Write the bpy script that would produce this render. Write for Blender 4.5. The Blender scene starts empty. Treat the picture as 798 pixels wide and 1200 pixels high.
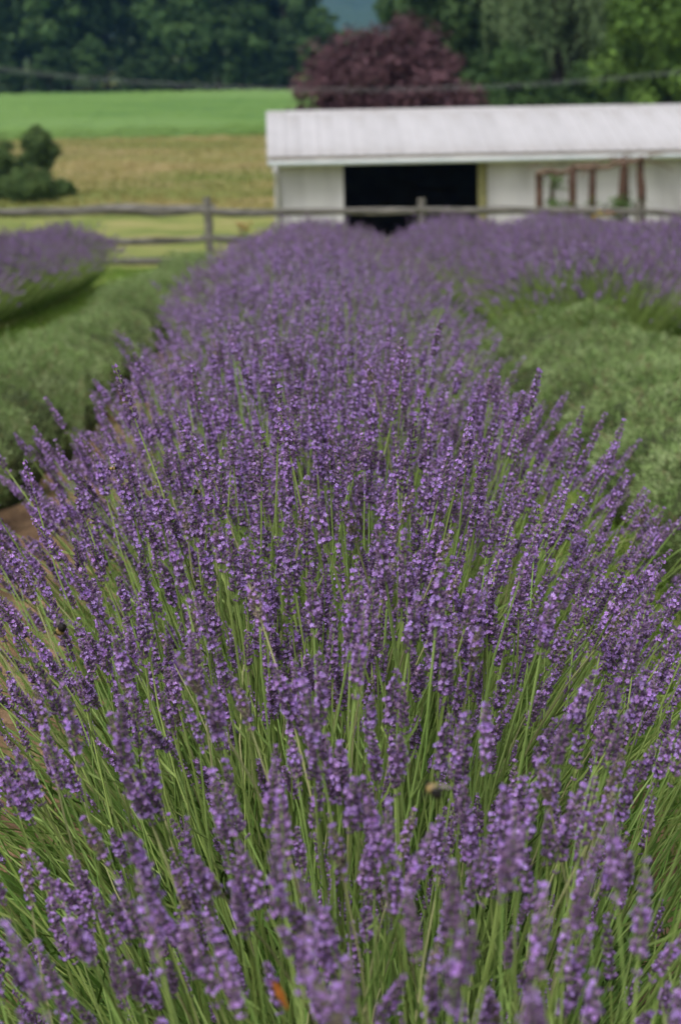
import bpy, math, random
import numpy as np
from mathutils import Vector, Matrix

# ------------------------------------------------------------------ camera
SC = bpy.context.scene
F, CX, CY = 1900.0, 399.0, 600.0          # focal length and centre in photo pixels (798 x 1200)
VPX, VPY, ROLL = 367.0, 232.0, math.radians(1.15)
ZC = 1.17
du, dv = VPX - CX, CY - VPY
ur = du * math.cos(ROLL) + dv * math.sin(ROLL)
vr = -du * math.sin(ROLL) + dv * math.cos(ROLL)
PITCH = math.atan2(vr, F)
YAW = math.atan2(ur, F / math.cos(PITCH))
cam_d = bpy.data.cameras.new('camera')
cam = bpy.data.objects.new('camera', cam_d)
SC.collection.objects.link(cam)
SC.camera = cam
ROT = (Matrix.Rotation(YAW, 4, 'Z') @ Matrix.Rotation(math.pi / 2 - PITCH, 4, 'X') @ Matrix.Rotation(-ROLL, 4, 'Z'))
cam.matrix_world = Matrix.Translation((0, 0, ZC)) @ ROT
cam_d.sensor_fit = 'VERTICAL'
cam_d.sensor_height = 24.0
cam_d.lens = 24.0 * F / 1200.0
cam_d.clip_start, cam_d.clip_end = 0.05, 6000
cam_d.dof.use_dof = True
cam_d.dof.focus_distance = 2.0
cam_d.dof.aperture_fstop = 3.9
cam_d.dof.aperture_blades = 7

# ------------------------------------------------------------------ light: overcast day
SUN_EL, SUN_AZ = math.radians(58), math.radians(215)
W = bpy.data.worlds.new('World'); SC.world = W; W.use_nodes = True
nt = W.node_tree; nt.nodes.clear()
sky = nt.nodes.new('ShaderNodeTexSky'); sky.sky_type = 'NISHITA'; sky.sun_disc = False
sky.sun_elevation, sky.sun_rotation = SUN_EL, SUN_AZ
sky.air_density, sky.dust_density, sky.ozone_density = 1.0, 4.0, 1.0
hs = nt.nodes.new('ShaderNodeHueSaturation'); hs.inputs['Saturation'].default_value = 0.2   # cloud cover
bg = nt.nodes.new('ShaderNodeBackground'); bg.inputs['Strength'].default_value = 0.10
wo = nt.nodes.new('ShaderNodeOutputWorld')
nt.links.new(sky.outputs[0], hs.inputs['Color']); nt.links.new(hs.outputs[0], bg.inputs[0]); nt.links.new(bg.outputs[0], wo.inputs[0])
sun_d = bpy.data.lights.new('sun', 'SUN'); sun_d.energy = 1.2; sun_d.angle = math.radians(25); sun_d.color = (1, .96, .9)
sun = bpy.data.objects.new('sun', sun_d); SC.collection.objects.link(sun)
sv = Vector((math.sin(SUN_AZ) * math.cos(SUN_EL), math.cos(SUN_AZ) * math.cos(SUN_EL), math.sin(SUN_EL)))
sun.rotation_euler = sv.to_track_quat('Z', 'Y').to_euler()
vs = SC.view_settings; vs.view_transform = 'Standard'; vs.look = 'None'; vs.exposure = 0.55; vs.gamma = 1; vs.use_curve_mapping = False
cy = SC.cycles
cy.max_bounces, cy.diffuse_bounces, cy.glossy_bounces, cy.transmission_bounces, cy.volume_bounces, cy.transparent_max_bounces = 4, 3, 2, 3, 1, 4
cy.use_denoising = True
cy.use_adaptive_sampling = True
cy.adaptive_threshold = 0.02

COL = SC.collection
rng = np.random.default_rng(7)
random.seed(7)

# ------------------------------------------------------------------ helpers
def P(px, py, y):
    """world point on the ray of photo pixel (px, py) at depth y along the rows"""
    d = ROT.to_3x3() @ Vector(((px - CX) / F, -(py - CY) / F, -1.0))
    return Vector((0, 0, ZC)) + d * (y / d.y)

KY = [-6, 1.0, 5, 10, 20, 27, 36, 44, 52, 60, 75, 110, 150, 190, 225, 300, 450, 700, 1100]
KZ = [0, 0, .03, .06, .10, .0, -.05, .15, .65, 1.35, 2.4, 5.3, 9.0, 13.0, 17.5, 29, 42, 58, 75]
def gz(y):
    """smooth ground profile (Catmull-Rom through the knots)"""
    y = np.asarray(y, float)
    k = np.array(KY, float); z = np.array(KZ, float)
    m = np.gradient(z, k)
    i = np.clip(np.searchsorted(k, y) - 1, 0, len(k) - 2)
    h = k[i + 1] - k[i]; t = np.clip((y - k[i]) / h, 0, 1)
    return ((2*t**3 - 3*t**2 + 1) * z[i] + (t**3 - 2*t**2 + t) * h * m[i] + (-2*t**3 + 3*t**2) * z[i + 1] + (t**3 - t**2) * h * m[i + 1])
def G(x, y): return float(gz(y))

class MB:
    """collects triangles with material index and a random value per piece"""
    def __init__(s): s.v, s.f, s.m, s.r, s.n = [], [], [], [], 0
    def add(s, v, f, m=0, r=0.0):
        v = np.asarray(v, float).reshape(-1, 3); f = np.asarray(f, int).reshape(-1, 3)
        s.v.append(v); s.f.append(f + s.n); s.n += len(v)
        s.m.append(np.broadcast_to(np.asarray(m, int), (len(f),)).copy())
        s.r.append(np.broadcast_to(np.asarray(r, float), (len(v),)).copy())
        return s
    def arrays(s):
        return np.concatenate(s.v), np.concatenate(s.f), np.concatenate(s.m), np.concatenate(s.r)
    def mesh(s, name, mats, smooth=False):
        v, f, m, r = s.arrays()
        me = bpy.data.meshes.new(name)
        me.vertices.add(len(v)); me.vertices.foreach_set('co', v.astype(np.float32).ravel())
        me.loops.add(len(f) * 3); me.loops.foreach_set('vertex_index', f.astype(np.int32).ravel())
        me.polygons.add(len(f)); me.polygons.foreach_set('loop_start', np.arange(0, len(f) * 3, 3, dtype=np.int32))
        me.polygons.foreach_set('material_index', m.astype(np.int32))
        me.polygons.foreach_set('use_smooth', np.full(len(f), smooth, dtype=bool))
        for mt in mats: me.materials.append(mt)
        a = me.attributes.new('rnd', 'FLOAT', 'POINT'); a.data.foreach_set('value', r.astype(np.float32))
        me.update(calc_edges=True); me.validate()
        return me

def link(name, data, parent=None, loc=None, rot=None, scale=None, kind=None):
    o = bpy.data.objects.new(name, data); COL.objects.link(o)
    if parent is not None: o.parent = parent
    if loc is not None: o.location = loc
    if rot is not None: o.rotation_euler = rot
    if scale is not None: o.scale = scale
    if kind: o['kind'] = kind
    return o
def thing(name, label, cat, loc=(0, 0, 0), rot=(0, 0, 0), group=None, data=None):
    o = link(name, data, None, loc, rot)
    o['label'] = label; o['category'] = cat
    if group: o['group'] = group
    return o

def box(mb, a, b, m=0, r=0.0):
    (x0, y0, z0), (x1, y1, z1) = a, b
    v = [(x0,y0,z0),(x1,y0,z0),(x1,y1,z0),(x0,y1,z0),(x0,y0,z1),(x1,y0,z1),(x1,y1,z1),(x0,y1,z1)]
    f = [(0,2,1),(0,3,2),(4,5,6),(4,6,7),(0,1,5),(0,5,4),(1,2,6),(1,6,5),(2,3,7),(2,7,6),(3,0,4),(3,4,7)]
    return mb.add(v, f, m, r)
def tube(mb, pts, rad, n=6, m=0, r=0.0, caps=True, jit=0.0, rg=rng):
    pts = np.asarray(pts, float); k = len(pts); rad = np.broadcast_to(np.asarray(rad, float), (k,))
    t = np.gradient(pts, axis=0); t /= np.linalg.norm(t, axis=1)[:, None] + 1e-12
    ref = np.array([0., 0, 1]) if abs(t[:, 2].mean()) < .8 else np.array([1., 0, 0])
    u = np.cross(t, ref); u /= np.linalg.norm(u, axis=1)[:, None] + 1e-12
    w = np.cross(t, u)
    a = np.linspace(0, 2 * math.pi, n, endpoint=False)
    rr = rad[:, None] * (1 + (jit * rg.standard_normal((k, n)) if jit else 0))
    v = pts[:, None, :] + rr[..., None] * (np.cos(a)[None, :, None] * u[:, None, :] + np.sin(a)[None, :, None] * w[:, None, :])
    f = []
    for i in range(k - 1):
        for j in range(n):
            p, q = i * n + j, i * n + (j + 1) % n
            f += [(p, q, q + n), (p, q + n, p + n)]
    v = v.reshape(-1, 3)
    if caps:
        v = np.vstack([v, pts[0], pts[-1]]); c0, c1 = k * n, k * n + 1
        for j in range(n):
            f += [(c0, (j + 1) % n, j), (c1, (k - 1) * n + j, (k - 1) * n + (j + 1) % n)]
    return mb.add(v, f, m, r)
def ellipsoid(mb, c, rad, nu=8, nv=6, m=0, r=0.0, jit=0.0, rg=rng):
    v = [];
    for i in range(nv + 1):
        th = math.pi * i / nv
        for j in range(nu):
            ph = 2 * math.pi * j / nu
            k = 1 + (jit * rg.standard_normal() if jit and 0 < i < nv else 0)
            v.append((c[0] + rad[0] * k * math.sin(th) * math.cos(ph), c[1] + rad[1] * k * math.sin(th) * math.sin(ph), c[2] + rad[2] * k * math.cos(th)))
    f = []
    for i in range(nv):
        for j in range(nu):
            a, b = i * nu + j, i * nu + (j + 1) % nu
            if i > 0: f.append((a, b + nu, b))
            if i < nv - 1: f.append((a, a + nu, b + nu))
    return mb.add(v, f, m, r)

# ------------------------------------------------------------------ materials
def mat(name, cols, noise=None, rough=.8, rnd=0.0, bump=None, objrand=0.0, spec=.25, trans=0.0, hue=0.0, metal=0.0, stretch=None):
    """cols: list of linear colours blended by noise (scale, detail); rnd / objrand: value spread per piece / object"""
    mt = bpy.data.materials.new(name); mt.use_nodes = True
    t = mt.node_tree; N, L = t.nodes, t.links
    b = N['Principled BSDF']; b.inputs['Roughness'].default_value = rough; b.inputs['Specular IOR Level'].default_value = spec
    b.inputs['Metallic'].default_value = metal
    tc = N.new('ShaderNodeTexCoord')
    src = tc.outputs['Object']
    if stretch:
        mp = N.new('ShaderNodeMapping'); mp.inputs['Scale'].default_value = stretch
        L.new(src, mp.inputs['Vector']); src = mp.outputs['Vector']
    if len(cols) == 1 or noise is None:
        rgb = N.new('ShaderNodeRGB'); rgb.outputs[0].default_value = (*cols[0], 1); out = rgb.outputs[0]
    else:
        nz = N.new('ShaderNodeTexNoise'); nz.inputs['Scale'].default_value = noise[0]; nz.inputs['Detail'].default_value = noise[1]
        L.new(src, nz.inputs['Vector'])
        cr = N.new('ShaderNodeValToRGB'); e = cr.color_ramp.elements
        lo, hi = .34, .66
        e[0].position, e[1].position = lo, hi
        e[0].color = (*cols[0], 1); e[1].color = (*cols[-1], 1)
        for i, c in enumerate(cols[1:-1]):
            x = e.new(lo + (hi - lo) * (i + 1) / (len(cols) - 1)); x.color = (*c, 1)
        L.new(nz.outputs['Fac'], cr.inputs['Fac']); out = cr.outputs['Color']
    if rnd or objrand or hue:
        at = N.new('ShaderNodeAttribute'); at.attribute_name = 'rnd'
        oi = N.new('ShaderNodeObjectInfo')
        ad = N.new('ShaderNodeMath'); ad.operation = 'ADD'; L.new(at.outputs['Fac'], ad.inputs[0])
        if objrand: L.new(oi.outputs['Random'], ad.inputs[1])
        else: ad.inputs[1].default_value = 0
        fr = N.new('ShaderNodeMath'); fr.operation = 'FRACT'; L.new(ad.outputs[0], fr.inputs[0])
        sp = rnd or objrand
        mr = N.new('ShaderNodeMapRange'); mr.inputs['To Min'].default_value = 1 - sp; mr.inputs['To Max'].default_value = 1 + sp
        L.new(fr.outputs[0], mr.inputs['Value'])
        hv = N.new('ShaderNodeHueSaturation'); L.new(out, hv.inputs['Color']); L.new(mr.outputs[0], hv.inputs['Value'])
        if hue:
            m2 = N.new('ShaderNodeMath'); m2.operation = 'MULTIPLY'; m2.inputs[1].default_value = 7.31; L.new(fr.outputs[0], m2.inputs[0])
            f2 = N.new('ShaderNodeMath'); f2.operation = 'FRACT'; L.new(m2.outputs[0], f2.inputs[0])
            mh = N.new('ShaderNodeMapRange'); mh.inputs['To Min'].default_value = .5 - hue; mh.inputs['To Max'].default_value = .5 + hue
            L.new(f2.outputs[0], mh.inputs['Value']); L.new(mh.outputs[0], hv.inputs['Hue'])
        out = hv.outputs['Color']
    L.new(out, b.inputs['Base Color'])
    if trans:
        tl = N.new('ShaderNodeBsdfTranslucent'); L.new(out, tl.inputs['Color'])
        mx = N.new('ShaderNodeMixShader'); mx.inputs[0].default_value = trans
        L.new(b.outputs[0], mx.inputs[1]); L.new(tl.outputs[0], mx.inputs[2])
        L.new(mx.outputs[0], N['Material Output'].inputs['Surface'])
    if bump:
        nb = N.new('ShaderNodeTexNoise'); nb.inputs['Scale'].default_value = bump[0]; nb.inputs['Detail'].default_value = 6
        L.new(src, nb.inputs['Vector'])
        bp = N.new('ShaderNodeBump'); bp.inputs['Strength'].default_value = bump[1]; bp.inputs['Distance'].default_value = bump[2]
        L.new(nb.outputs['Fac'], bp.inputs['Height']); L.new(bp.outputs[0], b.inputs['Normal'])
    return mt

M = {}
M['stem'] = mat('stem_green', [(.20, .31, .07), (.30, .40, .12)], (9, 2), .6, rnd=.3, objrand=.3, trans=.15, hue=.012)
M['calyx'] = mat('calyx_mauve', [(.120, .073, .142), (.205, .124, .250), (.285, .195, .295)], (160, 3), .75, rnd=.35, objrand=.35, hue=.02)
M['faded'] = mat('faded_calyx', [(.13, .10, .11), (.22, .17, .17), (.30, .24, .19)], (160, 3), .8, rnd=.3, objrand=.3)
M['drystem'] = mat('pale_stem', [(.26, .30, .12), (.38, .37, .18)], (9, 2), .7, objrand=.3)
M['corolla'] = mat('corolla_violet', [(.42, .22, .68), (.59, .385, .83)], (110, 2), .6, rnd=.25, objrand=.25, trans=.25, hue=.015)
M['leaf'] = mat('lavender_leaf', [(.09, .18, .03), (.155, .265, .055)], (14, 2), .65, rnd=.35, objrand=.2, trans=.2)
M['dry'] = mat('dry_stem', [(.20, .15, .08), (.30, .24, .14)], (40, 2), .8, rnd=.3)
M['clip'] = mat('clipped_foliage', [(.13, .22, .06), (.25, .36, .125), (.38, .47, .23)], (9, 5), .75, rnd=.4, objrand=.15, trans=.1)
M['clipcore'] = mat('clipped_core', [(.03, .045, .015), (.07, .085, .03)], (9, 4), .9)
M['soil'] = mat('soil', [(.14, .085, .05), (.24, .15, .085), (.33, .22, .13)], (5, 8), .95, bump=(30, .7, .04))
M['lawn'] = mat('mown_grass', [(.15, .20, .045), (.25, .28, .075), (.37, .33, .13)], (.55, 8), .9, bump=(40, .5, .05))
M['blade'] = mat('grass_blade', [(.11, .22, .025), (.20, .31, .05)], (.8, 3), .6, rnd=.35, trans=.25)
M['hay'] = mat('hay_field', [(.17, .21, .05), (.30, .26, .10), (.38, .29, .14), (.22, .25, .07)], (.14, 8), .95, stretch=(.35, 1, 1))
M['hayblade'] = mat('hay_blade', [(.17, .22, .045), (.36, .29, .11)], (.12, 4), .8, rnd=.35, trans=.2)
M['crop'] = mat('crop_leaf', [(.11, .22, .05), (.15, .27, .06), (.17, .29, .08)], (.06, 7), .8, bump=(3, .8, .3))
M['hillwood'] = mat('wooded_hill', [(.03, .06, .03), (.05, .09, .04)], (.02, 6), .95)
M['floor'] = mat('undergrowth', [(.025, .05, .015), (.05, .085, .025)], (.4, 6), .95)
M['bark'] = mat('bark', [(.035, .028, .02), (.07, .055, .042)], (6, 6), .95, bump=(12, .8, .05))
M['wood'] = mat('weathered_wood', [(.09, .085, .075), (.17, .16, .145), (.25, .235, .215)], (5, 8), .9, bump=(30, .7, .01), stretch=(.6, 6, 6))
M['log'] = mat('bark_log', [(.07, .04, .03), (.14, .08, .06)], (10, 6), .9, bump=(20, .8, .02))
M['twig'] = mat('dry_vine', [(.14, .09, .07), (.24, .17, .13)], (12, 4), .9)
M['white'] = mat('white_siding', [(.46, .45, .47), (.56, .55, .58), (.62, .61, .64)], (1.0, 8), .6, bump=(3, .1, .01), stretch=(2.2, 2.2, .5), objrand=.04)
M['roofw'] = mat('white_metal_roof', [(.44, .42, .42), (.53, .52, .54), (.57, .555, .58)], (.7, 9), .5, objrand=.05)
M['gutter'] = mat('pale_gutter', [(.52, .58, .62), (.62, .66, .70)], (2, 4), .4)
M['trimtan'] = mat('tan_fascia', [(.30, .24, .18), (.42, .36, .29)], (2, 5), .7)
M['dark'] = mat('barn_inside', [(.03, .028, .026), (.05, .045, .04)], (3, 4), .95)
M['jamb'] = mat('tan_green_wood', [(.20, .20, .09), (.32, .29, .15)], (6, 5), .9)  # yellowish tan-green tone of the narrow board right of the doorway
M['cable'] = mat('grey_cable', [(.55, .57, .6)], None, .5)
M['beefuzz'] = mat('bee_yellow', [(.34, .24, .08), (.48, .35, .15)], (300, 2), .9)
M['beeblack'] = mat('bee_black', [(.012, .010, .009)], None, .6)
M['wing'] = mat('bee_wing', [(.40, .36, .32)], None, .3, trans=.5)
M['orange'] = mat('dry_orange_leaf', [(.55, .17, .03), (.70, .26, .05)], (60, 3), .7, trans=.2)
M['yellowfl'] = mat('yellow_petal', [(.75, .52, .03), (.80, .60, .06)], (20, 2), .6, trans=.2)
M['rust'] = mat('rust_petal', [(.38, .10, .04), (.50, .17, .07)], (20, 2), .6, trans=.2)
def leafmat(name, a, b, sc=.5): return mat(name, [a, b], (sc, 4), .75, rnd=.4, objrand=.1, trans=.15)
M['wood1'] = leafmat('leaf_dark', (.034, .075, .024), (.075, .14, .042))
M['wood2'] = leafmat('leaf_mid', (.040, .088, .024), (.085, .16, .042))
M['wood3'] = leafmat('leaf_olive', (.060, .10, .028), (.11, .16, .05))
M['wood4'] = leafmat('leaf_fresh', (.08, .16, .028), (.16, .28, .05))
M['willow'] = leafmat('leaf_willow', (.10, .17, .07), (.18, .26, .12))
M['maple'] = leafmat('leaf_purple', (.07, .032, .042), (.15, .075, .092), .9)
M['bushm'] = leafmat('leaf_bush', (.07, .125, .035), (.13, .20, .06), 1.5)

# ------------------------------------------------------------------ ground and fields
def sheet(name, xs, ys, zf, m, kind='structure', dz=0.0):
    X, Y = np.meshgrid(xs, ys); Z = zf(X, Y) + dz
    ny, nx = X.shape
    i = np.arange(ny - 1)[:, None] * nx + np.arange(nx - 1)[None, :]
    f = np.concatenate([np.stack([i, i + 1, i + nx + 1], -1).reshape(-1, 3), np.stack([i, i + nx + 1, i + nx], -1).reshape(-1, 3)])
    mb = MB(); mb.add(np.stack([X, Y, Z], -1), f)
    o = link(name, mb.mesh(name, [m], True)); o['kind'] = kind
    return o
def rough(X, Y, amp, fs):
    return amp * (np.sin(X * fs + 1.3 * np.sin(Y * fs * .7)) + np.sin(Y * fs * 1.3 + 2.1 * np.sin(X * fs * .6 + 1))) * .5
xs0 = np.concatenate([np.linspace(-1200, -60, 20), np.linspace(-50, 50, 101), np.linspace(60, 1200, 20)])
ys0 = np.concatenate([np.linspace(-60, -6, 6), np.linspace(-5, 30, 120), np.linspace(31, 70, 40), np.linspace(75, 300, 60), np.linspace(320, 1400, 30)])
sheet('ground', xs0, ys0, lambda X, Y: gz(Y) + rough(X, Y, .012, 2.3) * (Y < 60), M['lawn'])
# soil bed under the middle rows
sheet('soil_bed', np.linspace(-1.32, .62, 60), np.linspace(-3, 22.5, 300),
      lambda X, Y: gz(Y) + rough(X, Y, .012, 2.3) + .02 + .008 * rng.standard_normal(X.shape), M['soil'])
hb = lambda x: 54 + 1.6 * np.sin(x * .11 + .5)
def field(name, y0f, y1f, m, dz, bumps):
    xs = np.linspace(-140, 140, 281); t = np.linspace(0, 1, 90)
    X, T = np.meshgrid(xs, t); Y0 = y0f(X); Y1 = y1f(X)
    Y = Y0 + (Y1 - Y0) * T
    Z = gz(Y) + dz + bumps * rng.standard_normal(X.shape) * (T > 0.004) - (dz + .1) * (T <= .001)
    ny, nx = X.shape
    i = np.arange(ny - 1)[:, None] * nx + np.arange(nx - 1)[None, :]
    f = np.concatenate([np.stack([i, i + 1, i + nx + 1], -1).reshape(-1, 3), np.stack([i, i + nx + 1, i + nx], -1).reshape(-1, 3)])
    mb = MB(); mb.add(np.stack([X, Y, Z], -1), f)
    o = link(name, mb.mesh(name, [m], False)); o['kind'] = 'structure'
    return o
field('hay_field', hb, lambda x: 113 + .05 * x, M['hay'], .02, .03)
# leafy crop: a raised canopy with a steep leafy front
crop_y0 = lambda x: 110 + .03 * x + .5 * np.sin(x * .09)
crop_y1 = lambda x: 180 - .12 * x + 2 * np.sin(x * .05)
xs = np.linspace(-140, 140, 421); t = np.concatenate([[0, .0005, .001, .002], np.linspace(.006, 1, 130)])
X, T = np.meshgrid(xs, t); Y = crop_y0(X) + (crop_y1(X) - crop_y0(X)) * T
prof = np.interp(t, [0, .0005, .001, .002, .006], [-.1, .35, .6, .75, .8])[:, None]
Z = gz(Y) + prof + .07 * rng.standard_normal(X.shape) * (prof > 0)
ny, nx = X.shape; i = np.arange(ny - 1)[:, None] * nx + np.arange(nx - 1)[None, :]
mb = MB(); mb.add(np.stack([X, Y, Z], -1), np.concatenate([np.stack([i, i + 1, i + nx + 1], -1).reshape(-1, 3), np.stack([i, i + nx + 1, i + nx], -1).reshape(-1, 3)]))
o = link('crop_field', mb.mesh('crop_field', [M['crop']], False)); o['kind'] = 'structure'
sheet('woodland_floor', np.linspace(-140, 160, 150), np.linspace(192, 600, 80), lambda X, Y: gz(Y) + .25 + .35 * rng.standard_normal(X.shape), M['floor'])
# far wooded hill
def hillz(X, Y):
    r = (X + 40) / 520
    h = 200 * np.exp(-r ** 2) + 70 * np.exp(-((X - 700) / 400) ** 2) + 60 * np.exp(-((X + 800) / 400) ** 2)
    return 30 + h * np.clip((Y - 1150) / 450, 0, 1) ** .8 * np.clip((2400 - Y) / 300, 0, 1) + 5 * rng.standard_normal(X.shape)
sheet('hill', np.linspace(-1500, 1500, 200), np.linspace(1150, 2400, 90), hillz, M['hillwood'])

# ------------------------------------------------------------------ lavender
def spike_geo(mb, base, axis, L, rad, whorls, ncal, open_p, rg, lod, rv=0.0):
    """a flower head: whorls of small calyces with some open violet corollas"""
    axis = np.asarray(axis, float); axis /= np.linalg.norm(axis)
    u = np.cross(axis, [.3, .9, .1]); u /= np.linalg.norm(u); w = np.cross(axis, u)
    pos = np.linspace(.16, 1, whorls) ** 1.0 * L
    pos = np.concatenate([[0.0], pos]) if lod < 2 else pos
    for k, h in enumerate(pos):
        q = h / L
        taper = (.75 if k == 0 and lod < 2 else 1.0) * (.86 + .14 * min(1, q / .25) if q < .55 else 1.0 - .68 * ((q - .55) / .45) ** 1.1) * (.82 + .3 * rg.random())
        cen0 = base + axis * h; gap = L / whorls
        n = max(3, int(round(ncal * (.6 if k == 0 and lod < 2 else 1) * (.75 + .25 * taper))))
        ph0 = rg.random() * 6.28; side = rg.choice([.25, .8, 1.9])
        for j in range(n):
            ph = ph0 + 6.283 * j / n + rg.normal() * .18
            o = math.cos(ph) * u + math.sin(ph) * w; cen = cen0 + axis * gap * rg.normal() * (.2 if q < .97 else .08)
            el = .75 + .25 * rg.random() + (.5 if q > .9 else 0)
            d = o + axis * el; d /= np.linalg.norm(d)
            s = np.cross(d, axis); s /= np.linalg.norm(s) + 1e-9; p = np.cross(d, s)
            ln = rad * (.78 + .6 * rg.random()) * taper; wd = rad * (.27 if lod < 2 else .42) * (.7 + .3 * taper)
            a = cen + o * rad * .12
            md = a + d * ln * .62; tp = a + d * ln * 1.08
            if lod == 0:
                mb.add([a, md + s * wd, md + p * wd, md - s * wd, md - p * wd, tp],
                       [(0,1,4),(0,2,1),(0,3,2),(0,4,3),(5,1,2),(5,2,3),(5,3,4),(5,4,1)], 0, rv + .25 * rg.random())
            else:
                mb.add([a, md + s * wd, md + p * wd, md - (s + p) * wd * .7, tp],
                       [(0,1,3),(0,2,1),(0,3,2),(4,1,2),(4,2,3),(4,3,1)], 0, rv + .25 * rg.random())
            if rg.random() < open_p * (1.25 if .1 < q < .7 else .55) * side:
                ct = a + d * ln * 1.0
                if lod == 0:
                    pr = rad * (.29 + .13 * rg.random()); nrm = d * .7 + o * .5 + rg.normal(size=3) * .25; nrm /= np.linalg.norm(nrm)
                    a1 = np.cross(nrm, axis); a1 /= np.linalg.norm(a1) + 1e-9; a2 = np.cross(nrm, a1)
                    vs_, fs_ = [ct - nrm * pr * .1], []
                    for c in range(5):
                        g = 6.283 * c / 5 + rg.normal() * .12; e1 = math.cos(g) * a1 + math.sin(g) * a2; e2 = -math.sin(g) * a1 + math.cos(g) * a2
                        lf = pr * (1.0 + .25 * rg.random()); b0 = len(vs_)
                        vs_ += [ct + e1 * lf * .6 + e2 * pr * .38 + nrm * pr * .25, ct + e1 * lf + nrm * pr * (.1 + .25 * rg.random()), ct + e1 * lf * .6 - e2 * pr * .38 + nrm * pr * .25]
                        fs_ += [(0, b0, b0 + 1), (0, b0 + 1, b0 + 2)]
                    mb.add(vs_, fs_, 1, rv + .3 * rg.random())
                else:
                    pr = rad * .48
                    mb.add([ct + s * pr, ct + p * pr + o * pr * .4, ct - s * pr, ct - p * pr, ct + o * pr * .7], [(0,1,4),(1,2,4),(2,3,4),(3,0,4)], 1, rv + .3 * rg.random())

def stalk_curve(L, bend, rg, n=7):
    s = np.linspace(0, 1, n)
    x = bend * L * (s ** 1.7) * -1 + .012 * np.sin(s * 5 + rg.random() * 6) * s
    y = .045 * rg.normal() * s ** 2 + .010 * np.sin(s * 7 + rg.random() * 6) * s
    z = L * s
    return np.stack([x, y, z], -1)

def stalk(rg, lod, rv=0.0):
    """returns (stem MB, spike MB) in stalk coordinates: root at origin, rising along +Z, bending towards -X"""
    L = .50 + .08 * rg.random(); bend = rg.normal() * .085 + .06
    c = stalk_curve(L, bend, rg, {0: 8, 1: 5, 2: 3}[lod])
    st = MB(); tube(st, c, np.linspace(.0016, .0011, len(c)) * (1 if lod < 2 else 1.5), 4 if lod == 0 else 3, 0, rv, caps=False, rg=rg)
    ax = c[-1] - c[-2]; ax /= np.linalg.norm(ax)
    sp = MB(); Ls = .048 + .034 * rg.random()
    dense = rg.random()
    if lod == 0: spike_geo(sp, c[-1] - ax * .008, ax, Ls, .0057 + .0013 * rg.random(), int(7 + Ls * 50 / 1), 8, .16 + .40 * dense, rg, 0, rv)
    elif lod == 1: spike_geo(sp, c[-1] - ax * .008, ax, Ls, .0066, 8, 6, .16 + .36 * dense, rg, 1, rv)
    else: spike_geo(sp, c[-1], ax, Ls, .0092, 5, 4, .22 + .3 * dense, rg, 2, rv)
    # the upper stem runs on through the head
    tube(st, np.stack([c[-1], c[-1] + ax * Ls * .96]), [.0011, .0006], 3, 0, rv, caps=False, rg=rg)
    if lod == 0 and rg.random() < .5:       # a pair of narrow bracts on the stem
        i = 5; tube(st, [c[i], c[i] + [.012, .004, .02], c[i] + [.016, .006, .034]], [.0012, .0016, .0002], 3, 0, rv, caps=False, rg=rg)
    return st, sp

STALK_MAT = [M['stem'], M['calyx'], M['corolla']]
r0 = np.random.default_rng(11)
NV = 10
stalk_hi = [stalk(r0, 0, r0.random()) for _ in range(NV)]
stem_me = [s.mesh('flower_stalk', [M['drystem'] if k == 3 else M['stem']]) for k, (s, _) in enumerate(stalk_hi)]
spike_me = [p.mesh('flower_head', [M['faded'] if k == 3 else M['calyx'], M['corolla']]) for k, (_, p) in enumerate(stalk_hi)]
def merged_variants(lod, n, rg):
    out = []
    for _ in range(n):
        st, sp = stalk(rg, lod, 0.0)
        v1, f1, m1, a1 = st.arrays(); v2, f2, m2, a2 = sp.arrays()
        out.append((np.vstack([v1, v2]), np.vstack([f1, f2 + len(v1)]), np.concatenate([m1, m2 + 1]), np.concatenate([a1, a2])))
    return out
var_hi = []
for st, sp in stalk_hi:
    v1, f1, m1, a1 = st.arrays(); v2, f2, m2, a2 = sp.arrays()
    var_hi.append((np.vstack([v1, v2]), np.vstack([f1, f2 + len(v1)]), np.concatenate([m1, m2 + 1]), np.concatenate([a1, a2])))
var_mid = merged_variants(1, 8, r0)
var_far = merged_variants(2, 8, r0)

def rotm(az, lean, spin=0.0):
    """stalk axes: lean by `lean` towards azimuth az"""
    ca, sa, cl, sl = math.cos(az), math.sin(az), math.cos(lean), math.sin(lean)
    Rz = np.array([[ca, -sa, 0], [sa, ca, 0], [0, 0, 1]]); Ry = np.array([[cl, 0, sl], [0, 1, 0], [-sl, 0, cl]])
    cs, ss = math.cos(spin), math.sin(spin); Rs = np.array([[cs, -ss, 0], [ss, cs, 0], [0, 0, 1]])
    return Rz @ Ry @ Rs
def fan(n, rg, height=1.0, wide=1.0, leanmax=62, cap=0.0):
    """stalk roots, rotations and scales for one bush"""
    out = []
    for k in range(n):
        az = rg.random() * 6.283; t = math.sqrt(rg.random())
        lean = math.radians(leanmax * t ** 1.15 * wide) + rg.normal() * .07
        r = (.03 + .21 * t) * wide
        az2 = az + rg.normal() * .22
        # the row closes up: stalks leaning along the row are steeper
        along = abs(math.sin(az2)); lean *= 1 - .35 * along
        z = .10 + .05 * (1 - t) + .02 * rg.normal()
        s = height * (1.08 - .12 * t + .07 * float(np.clip(rg.normal(), -2.5, 2.2)))
        if rg.random() < .12: s *= .72
        out.append(((r * math.cos(az), r * math.sin(az) * 1.25, z), rotm(az2, lean, rg.normal() * .6), float(np.clip(s, .55, 1.3))))
    return out
def merge_stalks(items, variants, rg):
    mb = MB()
    for (p, R, s) in items:
        v, f, m, a = variants[rg.integers(len(variants))]
        mb.add((v * s) @ R.T + np.asarray(p), f, m, a + rg.random())
    return mb
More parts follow.
